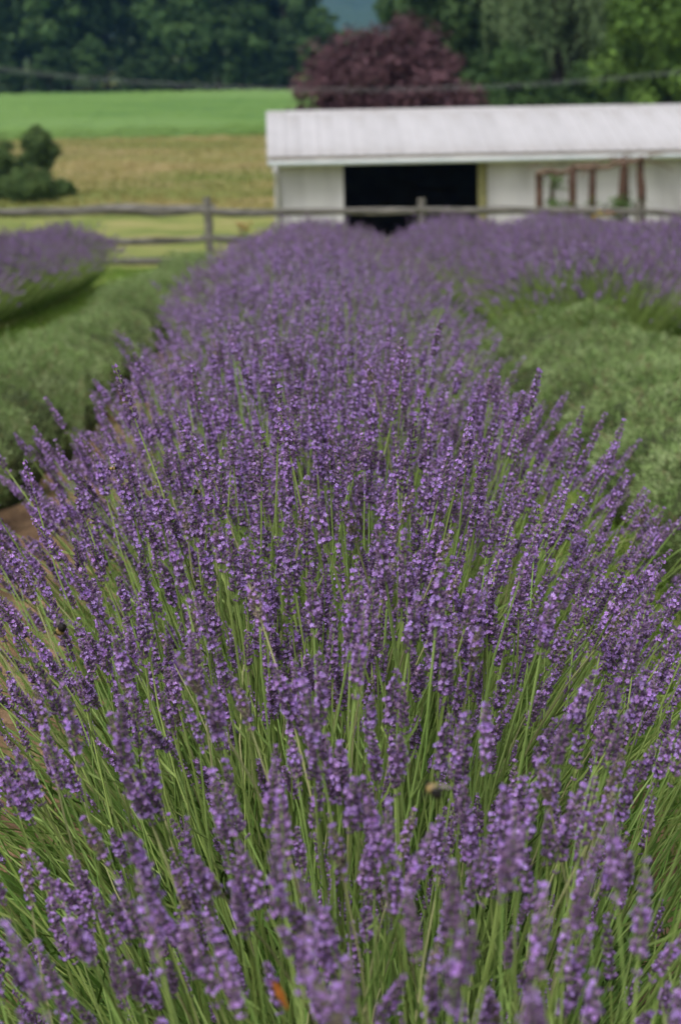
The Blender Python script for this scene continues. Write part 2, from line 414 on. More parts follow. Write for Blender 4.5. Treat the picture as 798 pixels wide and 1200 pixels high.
def leaves_mesh(rg, n=1900, long_n=760):
    """the leafy base of a bush: narrow leaves on short shoots, and taller leafless shoots"""
    mb = MB()
    for k in range(n // 12):
        az = rg.random() * 6.283; t = math.sqrt(rg.random()); lean = 1.0 * t + rg.normal() * .1
        R = rotm(az, lean); root = np.array([.20 * t * math.cos(az), .25 * t * math.sin(az), .02]); H = .16 + .14 * rg.random()
        rv = rg.random()
        tube(mb, [root, root + R @ [0, 0, H]], [.002, .001], 3, 0, rv, caps=False, rg=rg)
        for j in range(12):
            h = H * (.3 + .7 * j / 11); ph = rg.random() * 6.283
            d = R @ np.array([math.cos(ph) * .75, math.sin(ph) * .75, .9]); d /= np.linalg.norm(d)
            s = np.cross(d, [.2, .5, .8]); s /= np.linalg.norm(s); a = root + R @ [0, 0, h]; ln = .03 + .03 * rg.random(); w = .0018
            mb.add([a, a + d * ln * .5 + s * w, a + d * ln, a + d * ln * .5 - s * w], [(0,1,2),(0,2,3)], 0, rv + .2 * rg.random())
    for k in range(long_n):
        az = rg.random() * 6.283; t = math.sqrt(rg.random()); lean = .85 * t + rg.normal() * .12
        R = rotm(az, lean); root = np.array([.22 * t * math.cos(az), .27 * t * math.sin(az), .03]); H = .22 + .26 * rg.random()
        c = R @ np.array([.03 * rg.normal(), .03 * rg.normal(), H * .55]); e = R @ np.array([.05 * rg.normal(), .05 * rg.normal(), H])
        s = np.cross(e, [rg.normal(), rg.normal(), .1]); s /= np.linalg.norm(s) + 1e-9; w = .0014 + .0008 * rg.random()
        mb.add([root - s * w, root + s * w, root + c + s * w, root + c - s * w, root + e], [(0,1,2),(0,2,3),(3,2,4)], 0, rg.random())
    for k in range(30):        # dead twigs near the soil
        a = np.array([rg.normal() * .14, rg.normal() * .18, .03 + .05 * rg.random()]); d = rg.normal(size=3) * [.08, .08, .03]
        tube(mb, [a, a + d * .5 + [0, 0, .01], a + d], [.0016, .0014, .0008], 3, 1, rg.random(), caps=False, rg=rg)
    return mb
r1 = np.random.default_rng(5)
leaf_me = [leaves_mesh(r1).mesh('foliage', [M['leaf'], M['dry']]) for _ in range(4)]
far_leaf_me = [leaves_mesh(r1, 700, 240).mesh('foliage', [M['leaf'], M['dry']]) for _ in range(2)]

CAMP = np.array([0, 0, ZC]); RI = np.array(ROT.to_3x3()).T
def pix(p):
    q = RI @ (np.asarray(p) - CAMP)
    return (CX + F * q[0] / -q[2], CY - F * q[1] / -q[2], -q[2])

GROUP_MID = 'blooming lavender plants of the middle row'
BUSH = 'purple lavender bush in full bloom in the wide middle row towards the barn'
near_spec = [(.12, 1.04, .86, 1.10, 470, 'lavender bush with long bare green stems and large blurred purple heads around a dark bumblebee'),
             (.05, 1.66, .96, 1.06, 640, 'lavender bush of dense purple heads with a yellow and black bumblebee on its flank'),
             (-.03, 2.28, 1.03, .98, 600, 'sharply focused purple lavender bush with a small honey bee, middle row'),
             (.04, 2.9, 1.06, .93, 560, BUSH), (-.02, 3.52, 1.06, .92, 550, BUSH)]
r2 = np.random.default_rng(23)
for (x, y, hgt, wid, nst, lab) in near_spec:
    root = thing('lavender_plant', lab, 'lavender', (x, y, G(x, y)), (0, 0, 0), GROUP_MID)
    items = fan(int(nst), r2, hgt, wid)
    tips = []
    for it in items:
        p, R, s = it; tip = np.array(p) + R @ np.array([0, 0, .55 * s]) + [x, y, G(x, y)]
        u, v, dpt = pix(tip); ok = dpt > .25 and -60 < u < 860 and -40 < v < 1260
        near = dpt < .45
        tips.append((0 if ok else 1, dpt, near))
    keep = [i for i in range(len(items)) if not (tips[i][1] < .60)]        # nothing grows into the lens
    order = sorted(keep, key=lambda i: tips[i][:2])
    front, rest = order[:300], order[300:]
    for i in front:
        p, R, s = items[i]; k = int(r2.integers(NV))
        e = Matrix(R.tolist()).to_euler()
        a = link('flower_stalk', stem_me[k], root, p, e, (s, s, s))
        link('flower_head', spike_me[k], a)
    if rest:
        mb = merge_stalks([items[i] for i in rest], var_hi, r2)
        link('flower_mass', mb.mesh('flower_mass', STALK_MAT), root, kind='stuff')
    link('foliage', leaf_me[int(r2.integers(4))], root, rot=(0, 0, r2.choice([0, math.pi])), scale=(1.5, 1.25, 1.1), kind='stuff')

# farther plants of the middle row share a few merged meshes
mid_me = [merge_stalks(fan(440, r2, 1.0), var_mid, r2).mesh('flower_mass', STALK_MAT) for _ in range(4)]
far_me = [merge_stalks(fan(480, r2, 1.0, 1.0), var_far, r2).mesh('flower_mass', STALK_MAT) for _ in range(4)]
side_me = [merge_stalks(fan(680, r2, 1.0, 1.0, 55), var_far, r2).mesh('flower_mass', STALK_MAT) for _ in range(3)]
def plant(x, y, meshes, leaves, sc, label, group):
    root = thing('lavender_plant', label, 'lavender', (x, y, G(x, y) - .01), (0, 0, 0), group)
    root.scale = sc
    fl = r2.choice([0, math.pi])
    link('flower_mass', meshes[int(r2.integers(len(meshes)))], root, rot=(0, 0, fl), kind='stuff')
    link('foliage', leaves[int(r2.integers(len(leaves)))], root, rot=(0, 0, r2.choice([0, math.pi])), kind='stuff')
    return root
y = 4.12
while y < 20.5:
    s = 1 + r2.normal() * .03
    plant(r2.normal() * .04, y, mid_me if y < 8.5 else far_me, leaf_me if y < 8 else far_leaf_me, (s * float(np.interp(y, [4, 8, 13, 20], [.95, 1.15, 1.36, 1.45])), s, s * float(np.interp(y, [4, 8, 20], [1.06, 1.05, .95]))),
          'purple lavender bush in full bloom in the wide middle row towards the barn', GROUP_MID)
    y += .62 + r2.normal() * .03
y = 9.9
while y < 21.5:
    s = 1 + r2.normal() * .04
    plant(1.62 + r2.normal() * .05, y, side_me, far_leaf_me, (s, s, s * .98), 'blooming lavender bush behind the clipped green mounds, near the arbor', 'blooming lavender plants beyond the clipped mounds')
    y += .62
for xr, ya in ((2.95, 6.6), (4.8, 11.0)):
    y = ya
    while y < 21.8:
        s = 1 + r2.normal() * .04
        plant(xr + r2.normal() * .05, y, side_me, far_leaf_me, (s, s, s * .98), 'blooming lavender bush in the rows in front of the white siding', 'blooming lavender plants in front of the barn wall')
        y += .64
for xr, ya in ((-2.98, 7.8), (-4.5, 12.0)):
    y = ya
    while y < 20.6:
        s = 1 + r2.normal() * .04
        plant(xr + r2.normal() * .05, y, side_me, far_leaf_me, (s, s, s * .95), 'blooming lavender bush beside the grass strip, before the open fence', 'blooming lavender plants by the grass strip')
        y += .64

# clipped (already cut) lavender mounds
def mound(rg):
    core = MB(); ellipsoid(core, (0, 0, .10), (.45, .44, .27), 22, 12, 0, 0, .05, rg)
    mb = MB(); hp = rg.random(3) * 6.28
    lumps = [(rg.random() * 6.283, .2 + 1.0 * rg.random(), .12 + .16 * rg.random()) for _ in range(14)]
    for k in range(2300):
        az = rg.random() * 6.283; ct = rg.random() ** .75; st = math.sqrt(1 - ct * ct)
        n = np.array([math.cos(az) * st, math.sin(az) * st, ct])
        hol = math.sin(n[0] * 8 + hp[0]) * math.sin(n[1] * 8 + hp[1]) * math.sin(n[2] * 7 + hp[2])
        if hol > .34 and rg.random() < .75: continue
        bump = 1.0 + .02 * rg.normal()
        for (la, lt, lh) in lumps:
            ln = np.array([math.cos(la) * math.sin(lt), math.sin(la) * math.sin(lt), math.cos(lt)])
            bump += lh * .7 * math.exp(-((1 - n @ ln) / .05))
        c0 = n * np.array([.45, .45, .28]) * bump + [0, 0, .10]; tone = rg.random() * .5
        ax = n * .8 + [0, 0, .5] + rg.normal(size=3) * .3; ax /= np.linalg.norm(ax)
        H = .018 + .022 * rg.random() + (.04 if rg.random() < .04 else 0); dead = rg.random() < .05
        for j in range(8):
            d = ax + rg.normal(size=3) * .38; d /= np.linalg.norm(d)
            p = c0 + ax * H * rg.random() + rg.normal(size=3) * .006
            s = np.cross(d, rg.normal(size=3)); s /= np.linalg.norm(s)
            ln_ = .014 + .018 * rg.random(); w = .0014 + .0009 * rg.random()
            mb.add([p, p + d * ln_ * .55 + s * w, p + d * ln_, p + d * ln_ * .55 - s * w], [(0,1,2),(0,2,3)], 1 if dead or rg.random() < .03 else 0, tone + .5 * rg.random())
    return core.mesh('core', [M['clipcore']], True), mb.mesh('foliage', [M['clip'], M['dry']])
mounds = [mound(r2) for _ in range(4)]
def clipped(x, y, sc, label, group):
    root = thing('clipped_lavender_plant', label, 'lavender', (x, y, G(x, y)), (0, 0, r2.choice([0, math.pi]) + r2.normal() * .15), group)
    root.scale = sc
    c, f = mounds[int(r2.integers(4))]
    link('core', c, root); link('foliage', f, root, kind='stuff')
y = 2.6
while y < 20:
    s = 1 + r2.normal() * .07
    clipped(-1.42 + r2.normal() * .03, y, (.74 * s, .92 * s, .92 * s), 'clipped green lavender mound without flowers, along the grass strip', 'clipped mounds along the grass strip')
    y += .72 + r2.normal() * .03
y = 3.0
while y < 9.9:
    s = 1.12 + r2.normal() * .06
    clipped(1.48 + r2.normal() * .03, y, (1.0 * s, 1.05 * s, .84 * s), 'clipped green lavender mound in the cut row ending below the arbor', 'clipped mounds below the arbor')
    y += .84 + r2.normal() * .04

# grass blades: the strip between the rows and the lawn up to the fence
mb = MB()
def blades(n, x0, x1, y0, y1, h0, h1, w):
    X = rng.uniform(x0, x1, n); Y = rng.uniform(y0, y1, n); Zg = gz(Y)
    h = rng.uniform(h0, h1, n); a = rng.uniform(0, 6.283, n); lx = rng.normal(0, .45, n) * h; ly = rng.normal(0, .45, n) * h
    p = np.stack([X, Y, Zg - .01], -1); s = np.stack([np.cos(a) * w, np.sin(a) * w, np.zeros(n)], -1)
    t = p + np.stack([lx, ly, h], -1)
    v = np.stack([p - s, p + s, t], 1).reshape(-1, 3); f = np.arange(3 * n).reshape(-1, 3)
    mb.add(v, f, 0, np.repeat(rng.random(n), 3))
blades(30000, -2.75, -1.72, 5, 22, .03, .09, .004)
blades(30000, -9, 3, 20.5, 30, .03, .10, .008)
blades(4000, -1.2, -.95, 6, 21, .02, .07, .004)
blades(26000, .5, 1.35, 1.0, 21, .04, .16, .004)
blades(6000, 2.0, 2.8, 3, 21, .04, .12, .004)
grass = link('grass', mb.mesh('grass', [M['blade']])); grass['kind'] = 'stuff'; grass['label'] = 'short green grass between the lavender rows and fence'; grass['category'] = 'grass'
mb = MB()
n = 60000
Y = 53 + 57 * rng.random(n) ** 1.3; X = rng.uniform(-26, 14, n); h = rng.uniform(.06, .24, n); a = rng.uniform(0, 6.28, n)
p = np.stack([X, Y, gz(Y)], -1); s = np.stack([np.cos(a), np.sin(a), 0 * a], -1) * .03; tt = p + np.stack([rng.normal(0, .12, n), rng.normal(0, .12, n), h], -1)
mb.add(np.stack([p - s, p + s, tt], 1).reshape(-1, 3), np.arange(3 * n).reshape(-1, 3), 0, np.repeat(rng.random(n), 3))
hg = link('hay_grass', mb.mesh('hay_grass', [M['hayblade']])); hg['kind'] = 'stuff'; hg['label'] = 'tan dry grass standing in the field behind the fence'; hg['category'] = 'grass'

# ------------------------------------------------------------------ split-rail fence
fr = thing('split_rail_fence', 'weathered grey split rail fence in front of the barn', 'fence', (0, 26.3, 0))
rf = np.random.default_rng(3)
def rail(p0, p1, r, name='rail'):
    n = 9; t = np.linspace(0, 1, n)[:, None]
    c = np.asarray(p0) + (np.asarray(p1) - np.asarray(p0)) * t
    c = c + np.stack([np.zeros(n), .012 * rf.normal(size=n), .014 * rf.normal(size=n) - .05 * np.sin(t[:, 0] * 3.14) * rf.random()], -1)
    rr = r * (1 + .12 * rf.normal(size=n)); rr[0] *= .7; rr[-1] *= .7
    m_ = MB(); tube(m_, c, rr, 7, 0, 0, True, .10, rf); link(name, m_.mesh('rail', [M['wood']], False), fr)
posts = []
for px, top, y in ((-266, 236, 26.9), (-12, 233, 26.6), (243, 231, 26.4), (494, 232, 26.2), (748, 236, 26.0), (1000, 240, 25.9)):
    q = P(px, top, y); posts.append(q)
    m_ = MB(); zs = np.linspace(-.3, q.z, 8)
    tube(m_, np.stack([q.x + .008 * rf.normal(size=8), q.y - 26.3 + .008 * rf.normal(size=8), zs], -1), np.linspace(.075, .058, 8) * (1 + .06 * rf.normal(size=8)), 8, 0, 0, True, .08, rf)
    link('post', m_.mesh('post', [M['wood']], False), fr)
for a, b in zip(posts[:-1], posts[1:]):
    for dz, r in ((-.175, .062), (-.66, .052), (-1.0, .05)):
        e0 = dz + .02 * rf.normal(); e1 = dz + .02 * rf.normal()
        rail((a.x - .12, a.y - 26.3 + .03 * rf.normal(), a.z + e0), (b.x + .12, b.y - 26.3 + .03 * rf.normal(), b.z + e1), r * (1 + .12 * rf.normal()))

# ------------------------------------------------------------------ barn
BL = P(322, 187, 37.6)                         # front eave corner
BZ = -.10
barn = thing('barn', 'long low white barn with ribbed metal roof and dark open doorway', 'barn', (BL.x, BL.y, BZ), (0, 0, math.radians(1.5)))
EH = BL.z - BZ; LEN, DEP = 13.6, 5.4
PXM = F / 37.6
def bx(px):  # distance along the barn front for a photo column
    q = P(px, 220, 37.0); c, s = math.cos(math.radians(1.5)), math.sin(math.radians(1.5))
    # intersect the ray with the front wall line
    d = Vector((q.x, q.y)); o = Vector((BL.x, BL.y)); e = Vector((c, s))
    k = (d.x * o.y - d.y * o.x) / (d.y * e.x - d.x * e.y)
    return k
x_d0, x_d1 = bx(402), bx(560); x_j = bx(571)
def part(name, fn, m, parent, smooth=False):
    m_ = MB(); fn(m_); return link(name, m_.mesh(name, [m], smooth), parent)
wall = part('wall', lambda m_: (box(m_, (.06, .05, 0), (x_d0 - .02, .10, EH - .02)), box(m_, (x_j + .02, .05, 0), (LEN - .06, .10, EH - .02)),
                      box(m_, (.02, .12, 0), (.08, DEP - .12, EH - .02)), box(m_, (LEN - .08, .12, 0), (LEN - .02, DEP - .12, EH - .02)),
                      box(m_, (.06, DEP - .10, 0), (LEN - .06, DEP - .05, EH - .02))), M['white'], barn)
# ribbed siding sheets on the front, each its own piece
def siding(x0, x1):
    m_ = MB(); box(m_, (x0 + .004, .022, .02), (x1 - .004, .048, EH - .06))
    k = x0 + .10
    while k < x1 - .06:
        box(m_, (k - .018, .008, .02), (k + .018, .021, EH - .062)); k += .22
    link('siding_sheet', m_.mesh('siding_sheet', [M['white']]), wall)
for a, b in ((0.0, x_d0), (x_j, LEN)):
    n = max(1, round((b - a) / .92)); w = (b - a) / n
    for k in range(n): siding(a + k * w, a + (k + 1) * w)
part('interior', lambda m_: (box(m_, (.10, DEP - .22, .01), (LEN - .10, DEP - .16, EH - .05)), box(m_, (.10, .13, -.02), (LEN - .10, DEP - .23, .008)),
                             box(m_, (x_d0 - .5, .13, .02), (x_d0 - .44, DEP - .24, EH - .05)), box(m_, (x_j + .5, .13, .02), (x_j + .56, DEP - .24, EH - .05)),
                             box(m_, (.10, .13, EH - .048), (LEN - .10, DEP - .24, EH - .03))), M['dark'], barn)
part('door_jamb', lambda m_: (box(m_, (x_d1, .0, .4), (x_j - .02, .09, EH - .05)),), M['jamb'], barn)
part('door_jamb', lambda m_: (box(m_, (x_d0 - .06, -.012, 0), (x_d0 + .01, .12, EH - .05)),), M['white'], barn)
part('corner_trim', lambda m_: (box(m_, (-.02, -.01, 0), (.10, .10, EH - .3)),), M['white'], barn)
part('door_track', lambda m_: (box(m_, (.2, -.05, EH - .058), (LEN - .3, .005, EH - .012)),), M['trimtan'], barn)
RIDGE = P(316, 134, 37.6 + DEP / 2).z - BZ
roof = part('roof', lambda m_: (m_.add([(-.14, -.30, EH + .02), (LEN + .2, -.30, EH + .02), (LEN + .2, DEP / 2, RIDGE - .02), (-.14, DEP / 2, RIDGE - .02), (-.14, DEP + .3, EH + .02), (LEN + .2, DEP + .3, EH + .02)],
              [(0,1,2),(0,2,3),(3,2,5),(3,5,4)]), m_.add([(.0, 0, EH - .02), (0, DEP, EH - .02), (0, DEP / 2, RIDGE - .05)], [(0, 2, 1)]),
              m_.add([(LEN, 0, EH - .02), (LEN, DEP, EH - .02), (LEN, DEP / 2, RIDGE - .05)], [(0, 1, 2)])), M['white'], barn)
sl = Vector((0, DEP / 2 + .34, RIDGE - EH - .02)); sln = sl.length; ang = math.atan2(sl.z, sl.y)
def roof_sheet(w):
    m_ = MB(); box(m_, (.003, 0, .012), (w - .003, sln, .026))
    for k in range(3):
        c = w * (k + .5) / 3; box(m_, (c - .022, 0, .0265), (c + .022, sln, .052 if k == 1 else .046))
    return m_.mesh('roof_sheet', [M['roofw']])
NS = 18; ws = (LEN + .36) / NS; rs = roof_sheet(ws)
for k in range(NS):
    s_ = link('roof_sheet', rs, roof, (-.15 + k * ws, -.34, EH + .028), (ang, 0, 0))
    b_ = link('roof_sheet', rs, roof, (-.15 + (k + 1) * ws, DEP + .34, EH + .028), (ang, 0, math.pi))
part('ridge_cap', lambda m_: tube(m_, [(-.16, DEP / 2, RIDGE + .02), (LEN + .22, DEP / 2, RIDGE + .02)], .06, 8), M['roofw'], roof, True)
part('rake_trim', lambda m_: m_.add([(-.17, -.34, EH - .10), (-.17, -.34, EH + .06), (-.17, DEP / 2, RIDGE + .05), (-.17, DEP / 2, RIDGE - .11),
                                     (-.15, -.34, EH - .10), (-.15, -.34, EH + .06), (-.15, DEP / 2, RIDGE + .05), (-.15, DEP / 2, RIDGE - .11)],
                                    [(0,1,2),(0,2,3),(4,6,5),(4,7,6),(0,4,5),(0,5,1),(1,5,6),(1,6,2),(3,2,6),(3,6,7),(0,3,7),(0,7,4)]), M['white'], roof)
part('fascia', lambda m_: (box(m_, (-.14, -.335, EH - .06), (LEN + .2, -.31, EH + .016)),), M['trimtan'], roof)
part('soffit', lambda m_: (box(m_, (-.14, -.308, EH - .05), (LEN + .2, .0, EH - .03)),), M['white'], roof)
part('gutter', lambda m_: tube(m_, [(-.16, -.40, EH - .10), (LEN / 2, -.40, EH - .095), (LEN + .2, -.40, EH - .10)], .062, 10), M['gutter'], roof, True)
part('downspout', lambda m_: tube(m_, [(.0, -.40, EH - .14), (.0, -.40, EH - .30), (.06, -.16, EH - .52), (.06, -.07, EH - .62), (.06, -.07, .05)], .05, 8), M['white'], roof, True)

# ------------------------------------------------------------------ log arbor with a vine in front of the barn
AY = 34.4
ab = thing('log_arbor', 'rustic log arbor with dry vine along its top, against the barn wall', 'arbor', (P(690, 240, AY).x, AY, BZ))
ao = np.array([P(690, 240, AY).x, AY, BZ])
arb = []
for px, py0, dx, r, yy in ((631, 202, 2, .085, 0.1), (647, 201, 1, .05, .5), (671, 196, -4, .085, 0), (694, 195, 1, .085, .05), (731, 190, -5, .09, 0), (750, 186, 2, .085, .1), (733, 196, 1, .05, .6)):
    a = np.array(P(px, py0, AY + yy)) - ao; b = np.array(P(px + dx, 262, AY + yy)) - ao; b[2] = -.05
    n = 7; t = np.linspace(0, 1, n)[:, None]; c = b + (a - b) * t + .012 * rf.normal(size=(n, 3))
    m_ = MB(); tube(m_, c, r * (1.1 - .25 * t[:, 0]) * (1 + .06 * rf.normal(size=n)), 8, 0, 0, True, .07, rf); link('post', m_.mesh('post', [M['log']]), ab)
    arb.append(a)
tops = [P(x, yv, AY) for x, yv in ((629, 203), (645, 201), (660, 203), (674, 196), (694, 195), (712, 197), (727, 189), (742, 190), (754, 183))]
m_ = MB(); tube(m_, [np.array(q) - ao for q in tops], [.05, .06, .055, .06, .065, .05, .065, .05, .035], 7, 0, 0, True, .1, rf); link('beam', m_.mesh('beam', [M['twig']]), ab)
m_ = MB()
for k in range(46):
    q = np.array(tops[int(rf.integers(1, len(tops)))]) - ao + rf.normal(size=3) * [.16, .06, .04]
    d = rf.normal(size=3) * [.25, .1, .10]; tube(m_, [q, q + d * .5 + [0, 0, .03], q + d], [.016, .013, .006], 4, 0, 0, False, 0, rf)
link('vine', m_.mesh('vine', [M['twig']]), ab, kind='stuff')
m_ = MB()
for (px, py, n, sp) in ((650, 215, 26, .16), (647, 240, 30, .14), (663, 246, 40, .2), (722, 246, 60, .24), (727, 238, 22, .14), (745, 246, 40, .2), (690, 248, 26, .2)):
    c0 = np.array(P(px, py, AY - .1)) - ao
    for k in range(n * 3):
        q = c0 + rf.normal(size=3) * sp * [.6, .4, .6]; s = rf.normal(size=3); s /= np.linalg.norm(s); u = np.cross(s, rf.normal(size=3)); u /= np.linalg.norm(u); w = .045
        m_.add([q - s * w, q + u * w * .6, q + s * w, q - u * w * .6], [(0,1,2),(0,2,3)], 0, rf.random())
link('leaves', m_.mesh('leaves', [M['bushm']]), ab, kind='stuff')

# small flower clumps seen above the rows
def clump(name, label, px, py, y, m, n, rad, hgt):
    c = P(px, py, y); g = G(c.x, c.y)
    root = thing(name, label, 'flower', (c.x, c.y, g)); H = c.z - g
    s_ = MB(); b_ = MB(); rg = np.random.default_rng(int(px))
    for k in range(n):
        top = np.array([rg.normal() * rad, rg.normal() * rad, H + rg.normal() * hgt]); tube(s_, [(rg.normal() * .03, rg.normal() * .03, -.02), top * [.7, .7, .6], top], [.008, .006, .004], 4, 0, rg.random(), False)
        for j in range(6):
            g_ = 6.283 * j / 6 + rg.random() * .3; d = np.array([math.cos(g_), math.sin(g_), .55]); e = np.array([-math.sin(g_), math.cos(g_), 0])
            q = top; l = .055
            b_.add([q, q + d * l * .6 + e * l * .3, q + d * l, q + d * l * .6 - e * l * .3], [(0,1,2),(0,2,3)], 0, rg.random())
    for k in range(14):
        a = rg.random() * 6.28; d = np.array([math.cos(a) * .12, math.sin(a) * .12, H * (.4 + .4 * rg.random())]); e = np.array([-math.sin(a), math.cos(a), 0]) * .012
        s_.add([e, -e, d], [(0, 1, 2)], 0, rg.random())
    link('stem', s_.mesh('stem', [M['leaf']]), root); link('bloom', b_.mesh('bloom', [m]), root)
clump('yellow_lily', 'clump of yellow flowers at the fence below the log arbor', 699, 253, 25.3, M['yellowfl'], 7, .05, .05)
clump('orange_lily', 'clump of pale orange flowers next to the yellow ones', 711, 252, 25.6, M['rust'], 4, .05, .04)
clump('rust_lily', 'clump of rust red flowers by the fence post beyond the middle row', 285, 265, 25.0, M['rust'], 12, .08, .07)

# ------------------------------------------------------------------ trees
def crown(rg, H, R, base, nclump, per, leaf, shape=1.0, clr=.28, flat=.8, nlobe=17):
    mb = MB(); cl = []
    lobes = rg.normal(size=(nlobe, 3)) * [1, 1, .8]; lobes /= np.linalg.norm(lobes, axis=1)[:, None]
    for k in range(nclump):
        d = lobes[k % nlobe] + rg.normal(size=3) * .4; d /= np.linalg.norm(d); r = .55 + .45 * rg.random() if k % 5 else rg.random() * .6
        q = d * r; zz = base + (H - base) * (.5 + .5 * q[2]); tq = (zz - base) / (H - base)
        wr = R * (1 - .35 * shape * max(0, tq - .35) / .65) * (.75 + .25 * min(1, tq / .25))
        cl.append((np.array([q[0] * wr, q[1] * wr, zz]), (.6 + .7 * rg.random()) * clr * R))
    for c, cr in cl:
        d = rg.normal(size=(per, 3)); d /= np.linalg.norm(d, axis=1)[:, None]
        p = c + d * cr * (rg.random((per, 1)) ** .4) * [1, 1, flat]
        n = d * 1.2 + rg.normal(size=(per, 3)) * .4 + [0, 0, .35]; n /= np.linalg.norm(n, axis=1)[:, None]
        a = np.cross(n, rg.normal(size=(per, 3))); a /= np.linalg.norm(a, axis=1)[:, None] + 1e-9; b = np.cross(n, a)
        s = leaf * (.6 + .8 * rg.random((per, 1)))
        v = np.stack([p - a * s, p + b * s * .55 + n * s * .12, p + a * s, p - b * s * .55 + n * s * .12], 1).reshape(-1, 3)
        i = np.arange(per)[:, None] * 4
        f = np.concatenate([i + [0, 1, 2], i + [0, 2, 3]])
        mb.add(v, f, 0, np.repeat(np.clip(rg.random() * .5 + rg.random(per) * .5, 0, .999), 4))
    return mb, cl
def trunk(rg, H, r, base, cl, nl=8):
    mb = MB(); n = 8; t = np.linspace(0, 1, n)
    top = base + (H - base) * .62
    c = np.stack([.25 * r * rg.normal(size=n).cumsum() * .6, .25 * r * rg.normal(size=n).cumsum() * .6, -.4 + (top + .4) * t], -1)
    tube(mb, c, r * (1.15 - .85 * t), 8, 0, 0, True, .04, rg)
    for k in range(min(nl, len(cl))):
        e = cl[int(rg.integers(len(cl)))][0]; i = int(rg.integers(2, 6)); s = c[i]
        m1 = s + (e - s) * .5 + [0, 0, .06 * H * rg.random()]
        tube(mb, [s, m1, e], [r * .42, r * .25, r * .07], 6, 0, 0, False, 0, rg)
    return mb
rt = np.random.default_rng(99)
kinds = []
def tree_kind(H, R, base, m, nclump, per, leaf, shape=1.0, clr=.28, r=.3):
    cm, cl = crown(rt, H, R, base, nclump, per, leaf, shape, clr); tm = trunk(rt, H, r, base, cl)
    return cm, tm, m
def tree(kind, label, cat_name, px, y, sc, group=None, zrot=0.0, base_z=None, name='broadleaf_tree'):
    x = P(px, 120, y).x
    root = thing(name, label, cat_name, (x, y, G(x, y) - .1), (0, 0, zrot), group); root.scale = (sc[0], sc[0], sc[1])
    link('trunk', kind[1], root); link('crown', kind[0], root)
    return root
def K(*a, **k):
    cm, tm, m = tree_kind(*a, **k); return cm.mesh('crown', [m]), tm.mesh('trunk', [M['bark']], True)
A = [K(20, 5.2, .5, M['wood1'], 100, 95, .42), K(22, 4.6, .4, M['wood1'], 100, 95, .42, 1.4), K(19, 5.6, .6, M['wood2'], 100, 95, .42), K(21, 5.0, .5, M['wood2'], 100, 95, .42, .6)]
WL = ['broad dark green tree at the wood edge behind the green crop field', 'narrow pointed dark tree at the wood edge behind the crop field', 'broad lighter green tree at the wood edge behind the crop field', 'round topped mid green tree at the wood edge behind the crop field']
WG = 'trees along the wood edge behind the crop'
for k, (px, y, w, h) in enumerate(((-40, 197, 1.1, 1.2), (28, 199, 1.0, 1.25), (82, 196, 1.05, 1.1), (128, 199, .95, 1.2), (172, 205, .8, 1.3), (215, 192, 1.0, .92), (256, 190, 1.05, .88), (300, 196, .95, 1.05), (332, 194, .95, 1.1), (378, 190, .6, .46))):
    ki = [0, 1, 2, 0, 1, 3, 2, 1, 0, 3][k]; tree(A[ki], WL[ki], 'tree', px, y, (w, h), WG, rt.random() * 6.28)
for k, px in enumerate((-20, 40, 95, 150, 195, 235, 280, 318)):
    tree(A[k % 4], 'hazy tall tree deep in the wood, showing between the edge trees', 'tree', px, 222 + 6 * (k % 3), (1.15, 1.25 if px < 345 else .9), 'trees deeper in the wood', rt.random() * 6.28)
for k, px in enumerate((12, 60, 110, 160, 190, 240, 285, 315, 340)):   # undergrowth under the wood edge
    tree(A[(k + 1) % 4], 'low dark shrub under the wood edge trees above the crop', 'shrub', px, 189.5 + (k % 3), (.42, .22 + .06 * (k % 3)), 'shrubs under the wood edge', rt.random() * 6.28, name='shrub')
# right side, nearer
B1 = K(17, 5.6, 1.0, M['wood2'], 80, 120, .30); B2 = K(18, 5.0, .8, M['wood3'], 80, 120, .30); B3 = K(11, 4.3, .5, M['wood4'], 80, 130, .24, .8); B4 = K(18, 6.0, .8, M['wood1'], 90, 120, .32)
tree(B4, 'dark green broadleaf tree rising behind the purple leaved tree', 'tree', 558, 98, (.85, 1.05), None, .4)
tree(B1, 'mid green tree beside the willow, behind the barn', 'tree', 600, 104, (.8, 1.0), None, 2.1)
tree(B2, 'olive green tree between the willow and the bright green tree', 'tree', 722, 96, (.75, 1.0), None, 1.0)
tree(B3, 'bright yellow green tree right behind the barn roof', 'tree', 787, 70, (.78, .95), None, 3.0)
tree(B4, 'very dark tree deep behind the willow', 'tree', 650, 118, (1.2, 1.2), None, 5.0)
tree(B1, 'tall tree behind the bright yellow green tree', 'tree', 830, 106, (1.1, 1.1), None, 4.0)
tree(B1, 'dark tree at the wood corner next to the distant blue hill', 'tree', 515, 122, (.8, 1.0), None, 3.3)
for k, (px, y) in enumerate(((548, 80), (578, 84), (612, 79), (648, 86), (690, 80), (728, 85), (762, 78), (800, 82))):
    tree(B4 if k % 2 else B1, 'low dark green shrub under the trees just behind the barn roof', 'shrub', px, y, (.36, .24 + .05 * (k % 3)), 'shrubs behind the barn', rt.random() * 6.28, name='shrub')
